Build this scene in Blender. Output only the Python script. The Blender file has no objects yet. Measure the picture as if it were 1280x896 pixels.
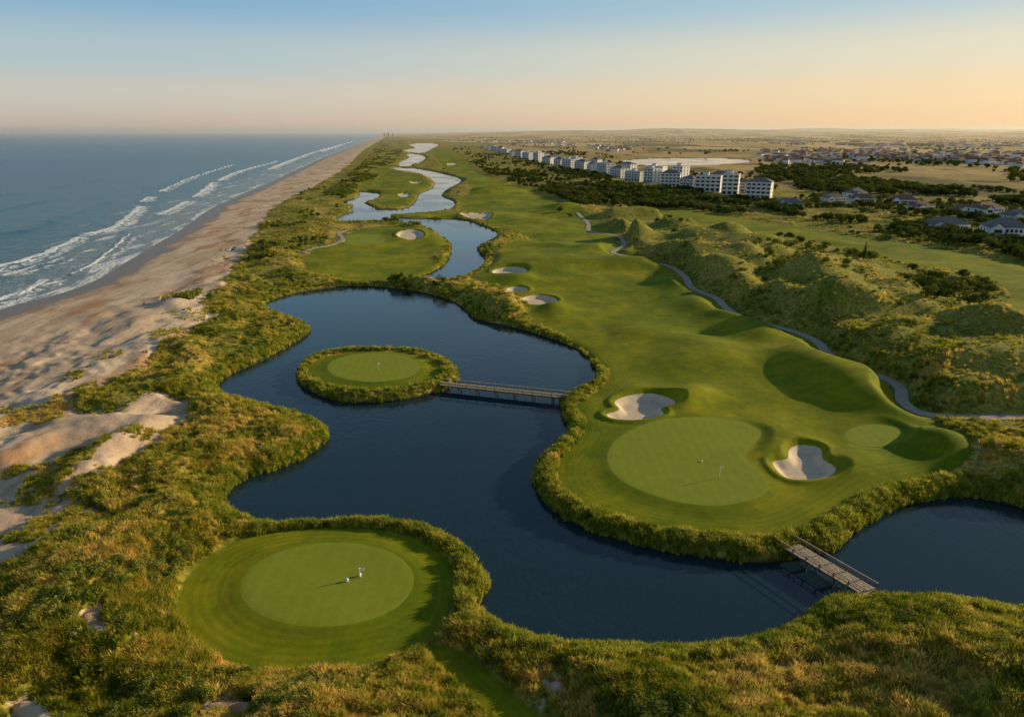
import bpy, math, random, time
import numpy as np
from mathutils import Vector, Matrix
T0=time.time()
random.seed(7); rng=np.random.default_rng(7)
scene=bpy.context.scene
# ---------------------------------------------------------------- camera / survey helpers
H=60.0; F=853.0
TP=283.0/F; P=math.atan(TP); SP,CP=math.sin(P),math.cos(P)
def G(x,y,z=0.0):
    """plan position of a surveyed point at height z"""
    u=(x-640)/F; v=(448-y)/F
    dz=-SP+v*CP; t=(z-H)/dz
    return (t*u, t*(CP+v*SP))
def smooth_px(pts,closed=True,sub=4):
    n=len(pts); out=[]
    rngi=range(n) if closed else range(n-1)
    for i in rngi:
        if closed: p0,p1,p2,p3=[pts[(i+k)%n] for k in (-1,0,1,2)]
        else: p0,p1,p2,p3=pts[max(i-1,0)],pts[i],pts[i+1],pts[min(i+2,n-1)]
        for k in range(sub):
            t=k/sub
            q=[0.5*((2*p1[a])+(-p0[a]+p2[a])*t+(2*p0[a]-5*p1[a]+4*p2[a]-p3[a])*t*t+(-p0[a]+3*p1[a]-3*p2[a]+p3[a])*t**3) for a in (0,1)]
            out.append(q)
    if not closed: out.append(list(pts[-1]))
    return out
def poly(pts,z=0.0,sub=4,closed=True):
    if sub>1: pts=smooth_px(pts,closed,sub)
    return np.array([G(a,b,z) for a,b in pts])
def ell(cx,cy,rx,ry,n=28,rot=0):
    c,s=math.cos(rot),math.sin(rot); o=[]
    for i in range(n):
        a=2*math.pi*i/n; px,py=rx*math.cos(a),ry*math.sin(a)
        o.append((cx+px*c-py*s,cy+px*s+py*c))
    return o
def segdist(A,B,X,Y,best):
    dx,dy=B[0]-A[0],B[1]-A[1]; L=dx*dx+dy*dy+1e-12
    wx=X-A[0]; wy=Y-A[1]
    t=np.clip((wx*dx+wy*dy)/L,0,1)
    wx-=t*dx; wy-=t*dy
    np.minimum(best,wx*wx+wy*wy,out=best)
def sdf(pl,X,Y,margin=60.0):
    out=np.full(X.shape,-float(margin),dtype=np.float64)
    lo=pl.min(0)-margin; hi=pl.max(0)+margin
    m=(X>lo[0])&(X<hi[0])&(Y>lo[1])&(Y<hi[1])
    if not m.any(): return out
    x=X[m]; y=Y[m]
    best=np.full(x.shape,1e18); ins=np.zeros(x.shape,bool)
    n=len(pl)
    for i in range(n):
        A=pl[i]; B=pl[(i+1)%n]
        segdist(A,B,x,y,best)
        if A[1]!=B[1]:
            c=((A[1]>y)!=(B[1]>y))&(x<(B[0]-A[0])*(y-A[1])/(B[1]-A[1])+A[0])
            ins^=c
    d=np.sqrt(best); d=np.where(ins,d,-d)
    out[m]=np.maximum(d,-margin)
    return out
def ldist(pl,X,Y,margin=40.0):
    margin=float(margin)
    out=np.full(X.shape,margin)
    lo=pl.min(0)-margin; hi=pl.max(0)+margin
    m=(X>lo[0])&(X<hi[0])&(Y>lo[1])&(Y<hi[1])
    if not m.any(): return out
    x=X[m]; y=Y[m]; best=np.full(x.shape,margin*margin)
    for i in range(len(pl)-1): segdist(pl[i],pl[i+1],x,y,best)
    out[m]=np.sqrt(best); return out
PERM=np.random.default_rng(3).random((256,256)).astype(np.float32)*2-1
def vnoise(x,y,seed=0):
    x=x+seed*17.31; y=y+seed*9.77
    xi=np.floor(x); yi=np.floor(y); fx=x-xi; fy=y-yi
    xi=xi.astype(np.int64)&255; yi=yi.astype(np.int64)&255
    fx=fx*fx*fx*(fx*(fx*6-15)+10); fy=fy*fy*fy*(fy*(fy*6-15)+10)
    x1=(xi+1)&255; y1=(yi+1)&255
    a=PERM[xi,yi]; b=PERM[x1,yi]; c=PERM[xi,y1]; d=PERM[x1,y1]
    return (a+(b-a)*fx)*(1-fy)+(c+(d-c)*fx)*fy
def ss(v,a,b):
    t=np.clip((v-a)/(b-a),0,1); return t*t*(3-2*t)

# ---------------------------------------------------------------- plan of the course
POND=poly([(333,378),(370,366),(420,359),(480,360),(535,368),(570,380),(595,400),(640,410),(690,425),(727,442),(743,462),(742,478),(722,490),
 (700,503),(705,525),(710,545),(690,560),(672,580),(667,605),(680,630),(715,655),(770,675),(830,690),(880,698),(930,705),(975,704),(1005,692),
 (1040,690),(1062,670),(1085,655),(1110,640),(1150,628),(1200,622),(1240,627),(1285,638),(1360,650),(1450,690),(1440,775),(1360,785),(1285,772),(1230,762),(1170,754),(1120,752),
 (1075,755),(1040,754),(1020,765),(985,790),(940,806),(900,812),(850,817),(800,814),(720,811),(680,806),(640,794),(610,777),(600,752),(610,735),(603,710),(580,690),(550,670),(510,660),
 (470,655),(400,657),(340,659),(300,648),(282,630),(285,615),(310,598),(360,583),(400,560),(410,543),(395,528),(360,517),(310,505),(280,495),(272,482),
 (290,467),(330,450),(375,425),(388,412),(370,400),(340,390)],0,3)
ISLAND=poly([(371,467),(383,451),(420,441),(470,438),(520,440),(555,450),(570,463),(571,478),(550,490),(510,500),(460,505),(415,501),(385,489),(373,479)],0,3)
LAG=poly([(520,351),(548,337),(562,322),(563,306),(545,291),(520,281),(480,277),(424,277),(428,269),(445,265),(470,262),(505,261),(520,252),(524,243),(540,236),(543,228),(530,219),(505,214),(488,210),(520,211),
 (560,219),(577,226),(560,236),(552,245),(568,253),(562,262),(530,266),(495,269),(490,272),(540,274),(575,274),(600,282),(622,292),(612,303),(596,312),(607,326),(592,340),(570,350),(545,354)],0,3)
LAG2=poly([(424,253),(442,249),(450,244),(445,240),(462,240),(474,243),(470,249),(455,254),(470,261),(450,266),(436,262),(442,257)],0,3)
LAG3=poly([(500,203),(512,197),(508,193),(522,193),(532,197),(527,202),(515,207),(500,208)],0,3)
LAG4=poly([(505,188),(520,185),(512,181),(530,179),(548,181),(540,186),(530,191),(515,191)],0,3)
LAG5=poly([(778,201),(840,197.5),(925,199),(932,204),(860,208),(800,207)],0,3)
FAIR=poly([(718,508),(742,494),(760,474),(748,452),(720,430),(690,412),(662,398),(660,380),(640,362),(590,350),(612,335),(622,318),(635,306),(665,300),(630,290),(612,278),(582,264),(575,252),(590,238),(580,224),(558,212),(548,200),(540,189),
 (552,184),(566,190),(585,205),(605,218),(645,233),(700,250),(735,268),(765,290),(775,305),(805,322),(850,340),(880,365),(920,392),(970,408),(1012,425),(1035,445),(1085,465),(1113,485),(1125,505),(1160,522),
 (1175,540),(1210,570),(1200,590),(1150,600),(1090,615),(1050,637),(1000,662),(950,672),(880,668),(820,660),(760,645),(717,625),(698,600),(700,575),(718,555),(730,535),(724,518)],1.2,3)
FAIR2=poly([(820,262),(900,268),(980,281),(1060,294),(1150,308),(1230,322),(1300,332),(1450,345),(1500,430),(1290,403),(1240,385),(1265,372),(1240,352),(1190,340),(1130,332),(1060,312),(980,300),(900,284),(840,274)],1.2,3)
FAIR3=poly([(398,312),(428,298),(450,286),(490,282),(525,286),(552,294),(556,306),(540,320),(548,330),(520,345),(470,350),(420,347),(385,338),(383,322)],1.2,3)
FAIR4=poly([(450,232),(480,221),(515,220),(537,228),(534,236),(518,242),(512,254),(480,258),(465,255),(480,248),(478,240),(455,238)],1.2,3)
FAIR5=poly([(470,212),(495,206),(500,211),(485,214),(500,217),(480,219),(462,219)],1.2,2)
FAIR6=poly([(500,268),(530,267),(562,265),(566,271),(540,272),(500,271)],1.0,2)
FAIR7=poly([(600,262),(700,262),(715,270),(640,272)],1.2,2)
TEEPAD=poly([(222,757),(232,725),(265,692),(320,668),(385,657),(450,657),(510,667),(550,690),(568,722),(566,755),(545,795),(500,818),(440,832),(370,839),(300,832),(250,808),(228,782)],1.2,3)
TEEG=poly(ell(409,733,109,53,28,-0.06),1.2,1)
ISLTOP=poly(ell(467,463,86,24),1.3,1)
ISLG=poly(ell(467,460,58,18),1.3,1)
MOWPATH=poly([(532,812),(562,806),(600,830),(660,880),(720,940),(680,950),(610,890),(570,850)],1.2,2)
GREEN=poly([(759,570),(775,548),(815,530),(870,523),(922,527),(951,540),(943,558),(930,574),(948,590),(962,610),(945,625),(900,634),(850,630),(800,615),(768,595)],1.2,3)
GREEN2=poly(ell(1093,545,37,14),1.4,1)
GREEN3=poly(ell(452,300,30,8),1.2,1)
BUNK=[poly(b,1.2,3) for b in [
 [(758,519),(774,513),(768,503),(785,495),(815,492),(840,499),(843,506),(826,511),(829,520),(800,526),(770,525)],
 [(965,578),(984,574),(986,562),(1000,556),(1025,560),(1029,574),(1045,585),(1036,596),(1005,600),(980,596)],
 ell(637,341,22,5,12),[(650,374),(668,369),(690,371),(697,377),(685,381),(665,381)],ell(646,362,14,3.6,10),
 ell(513,294,17,5,12),[(575,267),(600,265),(616,269),(608,274),(585,272)],ell(505,243,8,2,8),
 ell(520,228,9,1.6,8),ell(565,205,7,1.5,8)]]
PATH=poly([(1500,530),(1380,524),(1285,522),(1200,521),(1152,516),(1129,502),(1125,485),(1105,472),(1070,461),(1040,447),(1022,428),(1000,417),(970,408),(932,398),(908,385),(895,372),(865,360),(856,346),(836,332),(800,323),(766,316),(780,306),(770,294),(738,288),(735,279),(722,268)],1.3,6,False)
PATH2=poly([(378,316),(402,309),(428,301),(424,290),(440,286),(444,284)],1.3,6,False)
SHORE_PX=[(478.5,168.6),(470,172),(440,184),(400,199),(350,222),(300,244),(262,262),(225,288),(180,314),(130,345),(85,364),(40,376),(0,387),(-60,408),(-160,445),(-330,520),(-600,660)]
sh=poly(SHORE_PX,-0.6,4,False)
SEA=np.vstack([[[-0.188*70000,70000]],sh,[[-400,25],[-9000,25],[-90000,70000]]])
VEG_PX=[(483,169.2),(478,174),(464,182),(450,192),(434,208),(407,225),(374,243),(346,256),(332,272),(318,292),(308,315),(290,342),(268,368),(250,390),(262,402),(240,420),(205,450),(170,478),(104,508),(130,522),(200,500),(232,520),(210,568),(140,602),(100,622),(84,640),(140,650),(165,666),(95,692),(10,732),(-120,790),(-300,900)]
vg=poly(VEG_PX,1.0,3,False)
SANDP=np.vstack([[[-0.186*70000,70000]],vg,[[-160,20],[-9000,20],[-90000,70000]]])
FARP=poly([(540,176),(600,180),(640,186),(760,212),(870,231),(960,238),(1060,246),(1180,250),(1290,262),(1900,320),(2600,166.0),(460,166.0)],1,1)
DR=poly([(745,266),(800,262),(850,276),(900,288),(980,303),(1060,316),(1120,332),(1200,345),(1235,362),(1240,388),(1290,408),(1500,440),(1900,700),(1450,680),(1290,626),(1205,612),(1220,570),(1185,530),(1165,518),(1130,500),(1121,470),(1080,458),(1040,440),(1016,422),(985,405),(940,393),(906,377),(890,363),(862,350),(830,326),(800,318),(770,300)],1,2)
SANDPATCH=[poly(ell(*e),2,1) for e in [(1180,800,30,5),(95,895,55,10),(60,660,40,12),(185,530,32,12),(30,570,40,20),(1000,850,22,4),(130,815,20,5),(700,850,16,4),(300,880,18,4)]]
RM=[ # mounds on the rough: survey x,y, radius m, height m
 (1190,905,15,2.6),(1340,900,14,3.0),(1000,930,12,2.0),(640,384,12,4.0),(600,372,9,2.6),(1240,580,12,2.8),(1310,600,14,2.5),(60,720,10,2.6),(160,565,8,1.6),(300,470,9,1.5),
 (240,440,9,2.5),(330,310,12,3),(130,760,9,2.2),(90,830,8,2.0),(250,640,8,1.4),(230,590,8,1.8),
 (1090,436,11,6.5),(1165,470,11,5.5),(1020,398,11,6.5),(950,376,11,6),(905,346,12,6),(848,316,13,6),(790,298,14,6),(1200,500,8,3.5),(1250,470,12,6),(1135,424,11,6.5),(1065,396,12,7),(990,354,14,7),(925,328,15,7),(870,300,18,7),
 (1215,425,13,7),(1120,385,15,7),(1045,350,17,7),(1180,400,11,5.5),(960,312,19,7),(1280,440,12,6),(640,300,12,3),(555,360,8,1.6)]
FM=[(862,492,7,2.4),(800,487,8,1.1),(1052,580,6,1.7),(985,548,5,1.4),(1072,482,11,3.2),(1040,464,11,3.0),(1008,442,11,2.9),(940,412,10,2.9),(908,398,10,2.8),(848,362,12,3.6),(870,383,10,2.2),(790,332,16,4.2),(745,312,18,3.8),(1108,508,9,2.6),(690,330,22,3.0),(800,415,14,1.7),(1140,565,8,2.4),(640,350,9,1.8),(695,390,8,2.4),(1165,560,7,2.2),(885,440,13,1.9),(620,240,25,5),(700,262,22,5)]
RMw=[(G(a,b,2.0),r,h) for a,b,r,h in RM]; FMw=[(G(a,b,1.2),r,h) for a,b,r,h in FM]

def fields(X,Y,sp):
    f={}
    dw=np.minimum(sdf(POND,X,Y,40),-sdf(ISLAND,X,Y,40))
    for l in (LAG,LAG2,LAG3,LAG4,LAG5): dw=np.maximum(dw,sdf(l,X,Y,40))
    dm=np.full(X.shape,-40.0)
    for l in (FAIR,FAIR2,FAIR3,FAIR4,FAIR5,FAIR6,FAIR7,TEEPAD,ISLTOP,MOWPATH): dm=np.maximum(dm,sdf(l,X,Y,40))
    dg=np.full(X.shape,-8.0)
    for l in (TEEG,ISLG,GREEN,GREEN2,GREEN3): dg=np.maximum(dg,sdf(l,X,Y,8))
    db=np.full(X.shape,-12.0)
    for l in BUNK: db=np.maximum(db,sdf(l,X,Y,12))
    pd=np.minimum(ldist(PATH,X,Y,30),ldist(PATH2,X,Y,30))
    dp=1.35-pd
    dsea=sdf(SEA,X,Y,400)
    dsand=sdf(SANDP,X,Y,60)
    n1=vnoise(X/6,Y/6,1); n2=vnoise(X/2.2,Y/2.2,2); n3=vnoise(X/17,Y/17,3)
    patch=np.full(X.shape,-12.0)
    for l in SANDPATCH: patch=np.maximum(patch,sdf(l,X,Y,12))
    rag=n1*2.2+n2*1.0
    dsand=np.where(dsea<-30,dsand+rag+n3*2.0,dsand)
    hum=ss(vnoise(X/12,Y/22,5)+0.45*vnoise(X/4,Y/6,6),0.55,0.75)*ss(dsand,4,9)*ss(-dsea,42,60)*ss(-dsand,-45,-12)*ss(Y,165,200)
    dsand=dsand-hum*60*(Y<600)
    dsand=np.maximum(dsand,patch+rag*1.6+n2-0.8)
    blow=ss(vnoise(X/9,Y/9,8)+0.5*vnoise(X/3,Y/3,9),0.78,0.95)
    dr=sdf(DR,X,Y,60)
    ld=-dw
    wf=ss(ld,1.0,9.0)
    mf=ss(-dm,0.5,8.0); pf=ss(pd,1.8,8.0); bf=ss(-db,0,3)
    seaf=ss(-dsea,15,60)
    z=1.25*(1-np.exp(-np.maximum(ld,0)/1.6))+0.02
    z=np.where(dw>0,-np.minimum(1.6,0.45*dw)-0.02,z)
    k=ss(Y,180,420)
    und=(0.15+1.1*k)*vnoise(X/38,Y/38,11)+(0.12+0.5*k)*vnoise(X/15,Y/15,12)
    z=z+np.maximum(und,-0.5)*wf*ss(Y,3500,1500)
    # dunes
    fo=lambda L: ss(L/sp,2.0,5.0)
    wx=X+5*vnoise(X/25,Y/25,25); wy=Y+5*vnoise(X/25,Y/25,26)
    b1=np.clip(vnoise(wx/19,wy/22,21)*0.85+0.45,0,1.25); b2=vnoise(X/45,Y/45,22)*0.5+0.5; b3=vnoise(X/9,Y/9,23)*0.5+0.5
    mid=1-np.abs(vnoise(X/9+0.3*n1,Y/13,24))
    nearr=0.55+0.45*ss(Y,150,190)
    AR=ss(dr,0,10)*(5.6*b1**1.3+1.4*b2+0.6*b3*fo(9)+0.3*mid*fo(9))*0.85*nearr
    al=ss(Y,4500,900)
    b4=np.clip(vnoise(wx/9,wy/11,27)*0.8+0.4,0,1.2)
    AL=(1-ss(dr,-6,4))*(1.0*b2+1.9*b4*fo(9)+0.5*mid*fo(9))*al
    z=z+(AR+AL)*wf*mf*pf*bf*(0.15+0.85*seaf)
    qx=X+4*vnoise(X/15,Y/15,28)+0.7*n1; qy=Y+4*vnoise(X/15,Y/15,29)
    m=np.zeros(X.shape)
    for (c,r,h) in RMw:
        q=((qx-c[0])**2+(qy-c[1])**2)/(r*r); m+=h*np.exp(-q)*(q<9)
    z=z+m*wf*ss(-dm,-1,7)*ss(pd,1.8,7.0)*(1-0.25*ss(dr,0,5))
    m=np.zeros(X.shape)
    qx=X+6*vnoise(X/18,Y/18,28); qy=Y+6*vnoise(X/18,Y/18,29)
    for (c,r,h) in FMw:
        q=((qx-c[0])**2+(qy-c[1])**2)/(r*r); m+=h*np.exp(-q)*(q<9)
    z=z+m*wf*(1-ss(dg,-3,0.5))*bf*ss(pd,1.5,8)
    z=z+0.35*ss(dg,-4,1)
    z=z+0.45*np.exp(-((db+1.2)/0.9)**2)-1.1*ss(db,-0.3,2.0)
    # tussock relief
    roughm=ss(-dm,0,1.2)*ss(-dsand,-0.5,1.5)*ss(ld,0.1,1.5)*ss(pd,1.4,2.4)*ss(-db,0,1.0)*(Y<1500)
    bil=(1-np.abs(vnoise(X/1.7,Y/1.7,31)))*0.55*fo(1.7)+(1-np.abs(vnoise(X/.75,Y/.75,32)))*0.28*fo(.75)+(1-np.abs(n2))*0.35*fo(2.2)
    z=z+bil*roughm*0.9*(1-0.55*ss(dr,0,5))
    # beach profile
    beach=-0.6+0.035*np.minimum(-dsea,70)+0.06*n1*ss(-dsea,8,25)*fo(6)+0.16*n2*ss(-dsea,22,45)*fo(2.2)
    z=np.where(-dsea<75, beach*(1-ss(-dsea,45,75))+z*ss(-dsea,45,75), z)
    z=np.where(dsea>0,-0.6-np.minimum(0.05*dsea,5),z)
    z=z+ss(dsand,0,3)*ss(-dsea,25,50)*(0.9*b3*fo(9)+0.4*n1*fo(6)+0.2*n2*fo(2.2))*wf
    # far hills
    inland=ss(-dsea,300,399)
    far=ss(Y,5000,15000)*inland
    hill=0.5+0.5*vnoise(X/5200,Y/3800,41)+0.25*vnoise(X/1500,Y/1500,42)
    z=z+far*(25+110*np.clip(hill,0,1.3))*ss(X/Y,-0.17,0.1)
    z=z+ss(Y,2200,5000)*inland*ss(X/Y,0.0,0.25)*14*np.clip(0.4+vnoise(X/700,Y/700,43),0,2)*ss(ld,2,39)
    z=z-0.16*ss(dp,-0.6,-0.1)*(Y<900)
    farm=ss(sdf(FARP,X,Y,60),-10,30)
    rgh=roughm*(1-farm)
    f.update(z=z,d_water=dw,d_mow=dm,d_green=dg,d_bunk=db,d_path=dp,d_sea=dsea,d_sand=np.where(dsea>-400,dsand,-12),far=farm,rough=rgh,blow=blow,dr=ss(dr,0,14))
    return f

# ---------------------------------------------------------------- node helper
class NB:
    def __init__(s,mat):
        mat.use_nodes=True; s.nt=mat.node_tree; s.nt.nodes.clear()
        s.out=s.nt.nodes.new('ShaderNodeOutputMaterial')
    def _in(s,sock,v):
        if isinstance(v,bpy.types.NodeSocket): s.nt.links.new(v,sock)
        else:
            if isinstance(v,(tuple,list)) and len(v)==3 and sock.type=='RGBA': v=(*v,1)
            sock.default_value=v
    def n(s,t,ins=None,**props):
        nd=s.nt.nodes.new(t)
        for k,v in props.items(): setattr(nd,k,v)
        for k,v in (ins or {}).items(): s._in(nd.inputs[k],v)
        return nd
    def math(s,op,a,b=0.0,c=0.0):
        return s.n('ShaderNodeMath',{0:a,1:b,2:c},operation=op).outputs[0]
    def mix(s,f,a,b,bt='MIX'):
        nd=s.n('ShaderNodeMix',{0:f,6:a,7:b},data_type='RGBA',blend_type=bt); return nd.outputs[2]
    def noise(s,scale,detail=3,rough=0.55,vec=None,dist=0.0):
        nd=s.n('ShaderNodeTexNoise',{'Scale':scale,'Detail':detail,'Roughness':rough,'Distortion':dist})
        s._in(nd.inputs['Vector'],vec if vec is not None else s.pos()); return nd.outputs['Fac']
    def pos(s):
        if not hasattr(s,'_p'): s._p=s.n('ShaderNodeNewGeometry').outputs['Position']
        return s._p
    def scaled(s,v):
        return s.n('ShaderNodeVectorMath',{0:s.pos(),1:v},operation='MULTIPLY').outputs[0]
    def mr(s,v,a,b,c=0.0,d=1.0,sm=True):
        return s.n('ShaderNodeMapRange',{0:v,1:a,2:b,3:c,4:d},interpolation_type='SMOOTHSTEP' if sm else 'LINEAR').outputs[0]
    def attr(s,name): return s.n('ShaderNodeAttribute',attribute_name=name).outputs['Fac']
    def surf(s,sh): s.nt.links.new(sh,s.out.inputs['Surface'])
    def princ(s,col,rough=0.8,spec=0.3,bump=None,bstr=0.5,bdist=0.1,metal=0.0):
        nd=s.n('ShaderNodeBsdfPrincipled',{'Base Color':col,'Roughness':rough,'Specular IOR Level':spec,'Metallic':metal})
        if bump is not None:
            b=s.n('ShaderNodeBump',{'Height':bump,'Strength':bstr,'Distance':bdist}); s.nt.links.new(b.outputs[0],nd.inputs['Normal'])
        s.surf(nd.outputs[0]); return nd
def M(name): return bpy.data.materials.new(name)
def simple(name,col,rough=0.7,spec=0.3,var=0.15,scale=1.5):
    m=M(name); b=NB(m); n=b.noise(scale,4)
    c=b.mix(b.mr(n,0.3,0.7),tuple(x*(1-var) for x in col),tuple(min(1,x*(1+var)) for x in col))
    b.princ(c,rough,spec); return m

def grass_tone(b,g1,g2,g3):
    n=b.noise(0.05,4,0.6); n2=b.noise(0.4,3,0.6)
    f=b.math('ADD',b.math('MULTIPLY',n,0.6),b.math('MULTIPLY',n2,0.4))
    c=b.mix(b.mr(f,0.38,0.51),g1,g2)
    return b.mix(b.mr(f,0.49,0.61),c,g3)

# terrain material
mt=M('terrain_material'); b=NB(mt)
dmow,dgr,dbk,dpa,dsea,dsan,far,wat=[b.attr(k) for k in ('d_mow','d_green','d_bunk','d_path','d_sea','d_sand','far','d_water')]
drz=b.attr('dr')
rough=grass_tone(b,(0.100,0.125,0.014),(0.27,0.245,0.034),(0.48,0.34,0.090))
dune=b.mix(b.mr(b.noise(0.06,5,0.65),0.36,0.60),(0.150,0.190,0.022),(0.34,0.31,0.060))
dune=b.mix(b.mr(b.noise(0.25,4,0.65),0.52,0.68),dune,(0.45,0.35,0.10))
rough=b.mix(b.math('MULTIPLY',drz,0.85),rough,dune)
fine=b.noise(1.1,4,0.7)
rough=b.mix(1.0,rough,b.mix(b.mr(fine,0.3,0.72),(0.45,0.48,0.40),(1.35,1.3,1.2)),'MULTIPLY')
# inland farmland
vor=b.n('ShaderNodeTexVoronoi',{'Vector':b.scaled((0.0035,0.0016,0.0)),'Scale':1.0,'Randomness':0.9})
fc=vor.outputs['Color']; sepc=b.n('ShaderNodeSeparateColor',{0:fc})
fld=b.mix(sepc.outputs[0],(0.54,0.36,0.14),(0.34,0.25,0.08))
fld=b.mix(b.mr(sepc.outputs[1],0.55,0.75),fld,(0.62,0.44,0.20))
fld=b.mix(b.mr(b.noise(0.0022,5,0.6,b.scaled((1.0,0.45,1.0))),0.50,0.58),fld,(0.15,0.135,0.05))
fld=b.mix(b.mr(b.noise(0.011,4,0.6),0.57,0.65),fld,(0.105,0.10,0.038))
col=b.mix(far,rough,fld)
# mown turf
m1=b.noise(0.03,3,0.5); m2=b.noise(0.4,5,0.7); m3=b.noise(5.0,3,0.7); m4=b.noise(0.09,5,0.65)
turf=b.mix(b.mr(m1,0.35,0.65),(0.180,0.225,0.005),(0.295,0.290,0.008))
turf=b.mix(b.mr(m4,0.38,0.62),b.mix(1.0,turf,(0.76,0.82,0.8),'MULTIPLY'),b.mix(1.0,turf,(1.14,1.05,1.1),'MULTIPLY'))
turf=b.mix(b.mr(m2,0.3,0.75),b.mix(1.0,turf,(0.74,0.79,0.7),'MULTIPLY'),b.mix(1.0,turf,(1.15,1.08,1.1),'MULTIPLY'))
xyz=b.n('ShaderNodeSeparateXYZ',{0:b.pos()})
lane=b.math('SINE',b.math('ADD',b.math('MULTIPLY',b.math('ADD',xyz.outputs[0],b.math('MULTIPLY',xyz.outputs[1],0.22)),0.85),b.math('MULTIPLY',m1,14.0)))
turf=b.mix(b.math('MULTIPLY',b.mr(lane,-0.3,0.3),b.mr(dmow,7.0,12.0,0.0,0.12)),turf,(0.09,0.15,0.004))
ring=b.math('SINE',b.math('MULTIPLY',dmow,5.2))
turf=b.mix(b.math('MULTIPLY',b.mr(ring,-0.5,0.5),b.mr(dmow,9.0,5.0,0.0,0.20)),turf,(0.065,0.115,0.004))
turf=b.mix(b.mr(m3,0.35,0.75,0.0,0.25),turf,(0.08,0.125,0.008))
mowm=b.mr(b.math('ADD',dmow,b.mr(m3,0.2,0.8,-0.4,0.4)),-0.3,0.3)
col=b.mix(mowm,col,turf)
gstr=b.math('SINE',b.math('MULTIPLY',xyz.outputs[0],3.0))
grn=b.mix(b.mr(m2,0.25,0.75),(0.225,0.260,0.022),(0.265,0.295,0.030))
grn=b.mix(b.mr(gstr,-0.4,0.4,0.0,0.10),grn,(0.12,0.18,0.012))
col=b.mix(b.mr(dgr,-0.12,0.12),col,grn)
col=b.mix(b.math('MULTIPLY',b.mr(dgr,-1.6,-1.4),b.mr(dgr,0.1,-0.1,0.0,0.25)),col,(0.09,0.15,0.008))
# sand
s1=b.noise(0.08,5,0.65,b.scaled((1.0,0.35,1.0))); s2=b.noise(0.9,5,0.7)
sand=b.mix(b.mr(s1,0.35,0.65),(0.60,0.43,0.285),(0.80,0.61,0.43))
rust=b.noise(0.055,6,0.68,b.scaled((1.6,0.5,1.0)))
sand=b.mix(b.math('MULTIPLY',b.mr(rust,0.49,0.62,0.0,0.8),b.mr(dsea,-6.0,-16.0)),sand,(0.46,0.235,0.105))
sand=b.mix(b.mr(s2,0.45,0.75,0.0,0.4),sand,(0.38,0.27,0.18))
trk=b.noise(0.5,3,0.6,b.scaled((1.0,0.06,1.0)))
sand=b.mix(b.mr(trk,0.52,0.66,0.0,0.4),sand,(0.36,0.26,0.18))
wetm=b.mr(b.math('ADD',dsea,b.mr(s1,0.3,0.7,-5.0,5.0)),-16.0,-8.0)
sand=b.mix(wetm,sand,(0.20,0.155,0.12))
sm=b.mr(b.math('ADD',dsan,b.mr(fine,0.2,0.8,-1.3,1.3)),-0.5,0.5)
col=b.mix(b.math('MULTIPLY',sm,b.mr(dmow,0.5,-0.5)),col,sand)
col=b.mix(b.math('MULTIPLY',b.mr(wat,-0.8,-0.1),b.mr(dsea,-80.0,-120.0)),col,(0.025,0.024,0.014))
# bunkers, path
bs=b.mix(b.mr(s2,0.3,0.7),(0.62,0.48,0.33),(0.76,0.62,0.45))
col=b.mix(b.mr(dbk,-0.1,0.15),col,bs)
col=b.mix(b.mr(dpa,-0.15,0.15),col,(0.32,0.28,0.23))
bm=b.math('ADD',b.math('MULTIPLY',fine,0.6),b.math('MULTIPLY',m3,0.4))
bs_=b.math('ADD',0.12,b.math('MULTIPLY',b.mr(dmow,0.2,-0.2),0.65))
pr=b.princ(col,b.mix(wetm,(0.95,)*3,(0.30,)*3),0.12)
bp=b.n('ShaderNodeBump',{'Height':bm,'Distance':0.45,'Strength':bs_}); b.nt.links.new(bp.outputs[0],pr.inputs['Normal'])

# ---------------------------------------------------------------- terrain mesh
ang=np.radians(np.linspace(60.5,0.76,840)); Yr=H/np.tan(ang)
Yr=np.concatenate([Yr,np.geomspace(Yr[-1]*1.02,60000,110)])
S=np.concatenate([-np.geomspace(5,1.04,22),np.linspace(-1.02,1.02,1380),np.geomspace(1.04,5,22)])
R,C=len(Yr),len(S)
YY=np.repeat(Yr[:,None],C,1); XX=YY*S[None,:]
spr=np.gradient(Yr)
SPc=np.maximum(spr[:,None]*0.7,YY*0.0015)
fl=fields(XX.ravel(),YY.ravel(),SPc.ravel())
Z=fl['z'].reshape(R,C)
print('fields',time.time()-T0)
def grid_mesh(name,X,Y,Z,attrs,mat,keep=None):
    R,C=X.shape
    co=np.stack([X.ravel(),Y.ravel(),Z.ravel()],1).astype(np.float32)
    idx=np.arange(R*C,dtype=np.int32).reshape(R,C)
    q=np.stack([idx[:-1,:-1],idx[:-1,1:],idx[1:,1:],idx[1:,:-1]],-1).reshape(-1,4)
    me=bpy.data.meshes.new(name)
    me.vertices.add(len(co)); me.vertices.foreach_set('co',co.ravel())
    me.loops.add(len(q)*4); me.loops.foreach_set('vertex_index',q.ravel())
    me.polygons.add(len(q)); me.polygons.foreach_set('loop_start',np.arange(0,len(q)*4,4,dtype=np.int32))
    me.polygons.foreach_set('use_smooth',np.ones(len(q),bool))
    me.update(calc_edges=True)
    for k,v in attrs.items():
        a=me.attributes.new(k,'FLOAT','POINT'); a.data.foreach_set('value',v.ravel().astype(np.float32))
    me.materials.append(mat)
    o=bpy.data.objects.new(name,me); scene.collection.objects.link(o); return o
grid_mesh('terrain',XX,YY,Z,{k:fl[k] for k in ('d_mow','d_green','d_bunk','d_path','d_sea','d_sand','far','d_water','dr')},mt)
print('terrain',time.time()-T0)
def hgt(x,y):
    X=np.array([x],float); Y=np.array([y],float)
    return float(fields(X,Y,np.maximum(Y*Y/H*0.0009,Y*0.0015))['z'][0])

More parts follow.
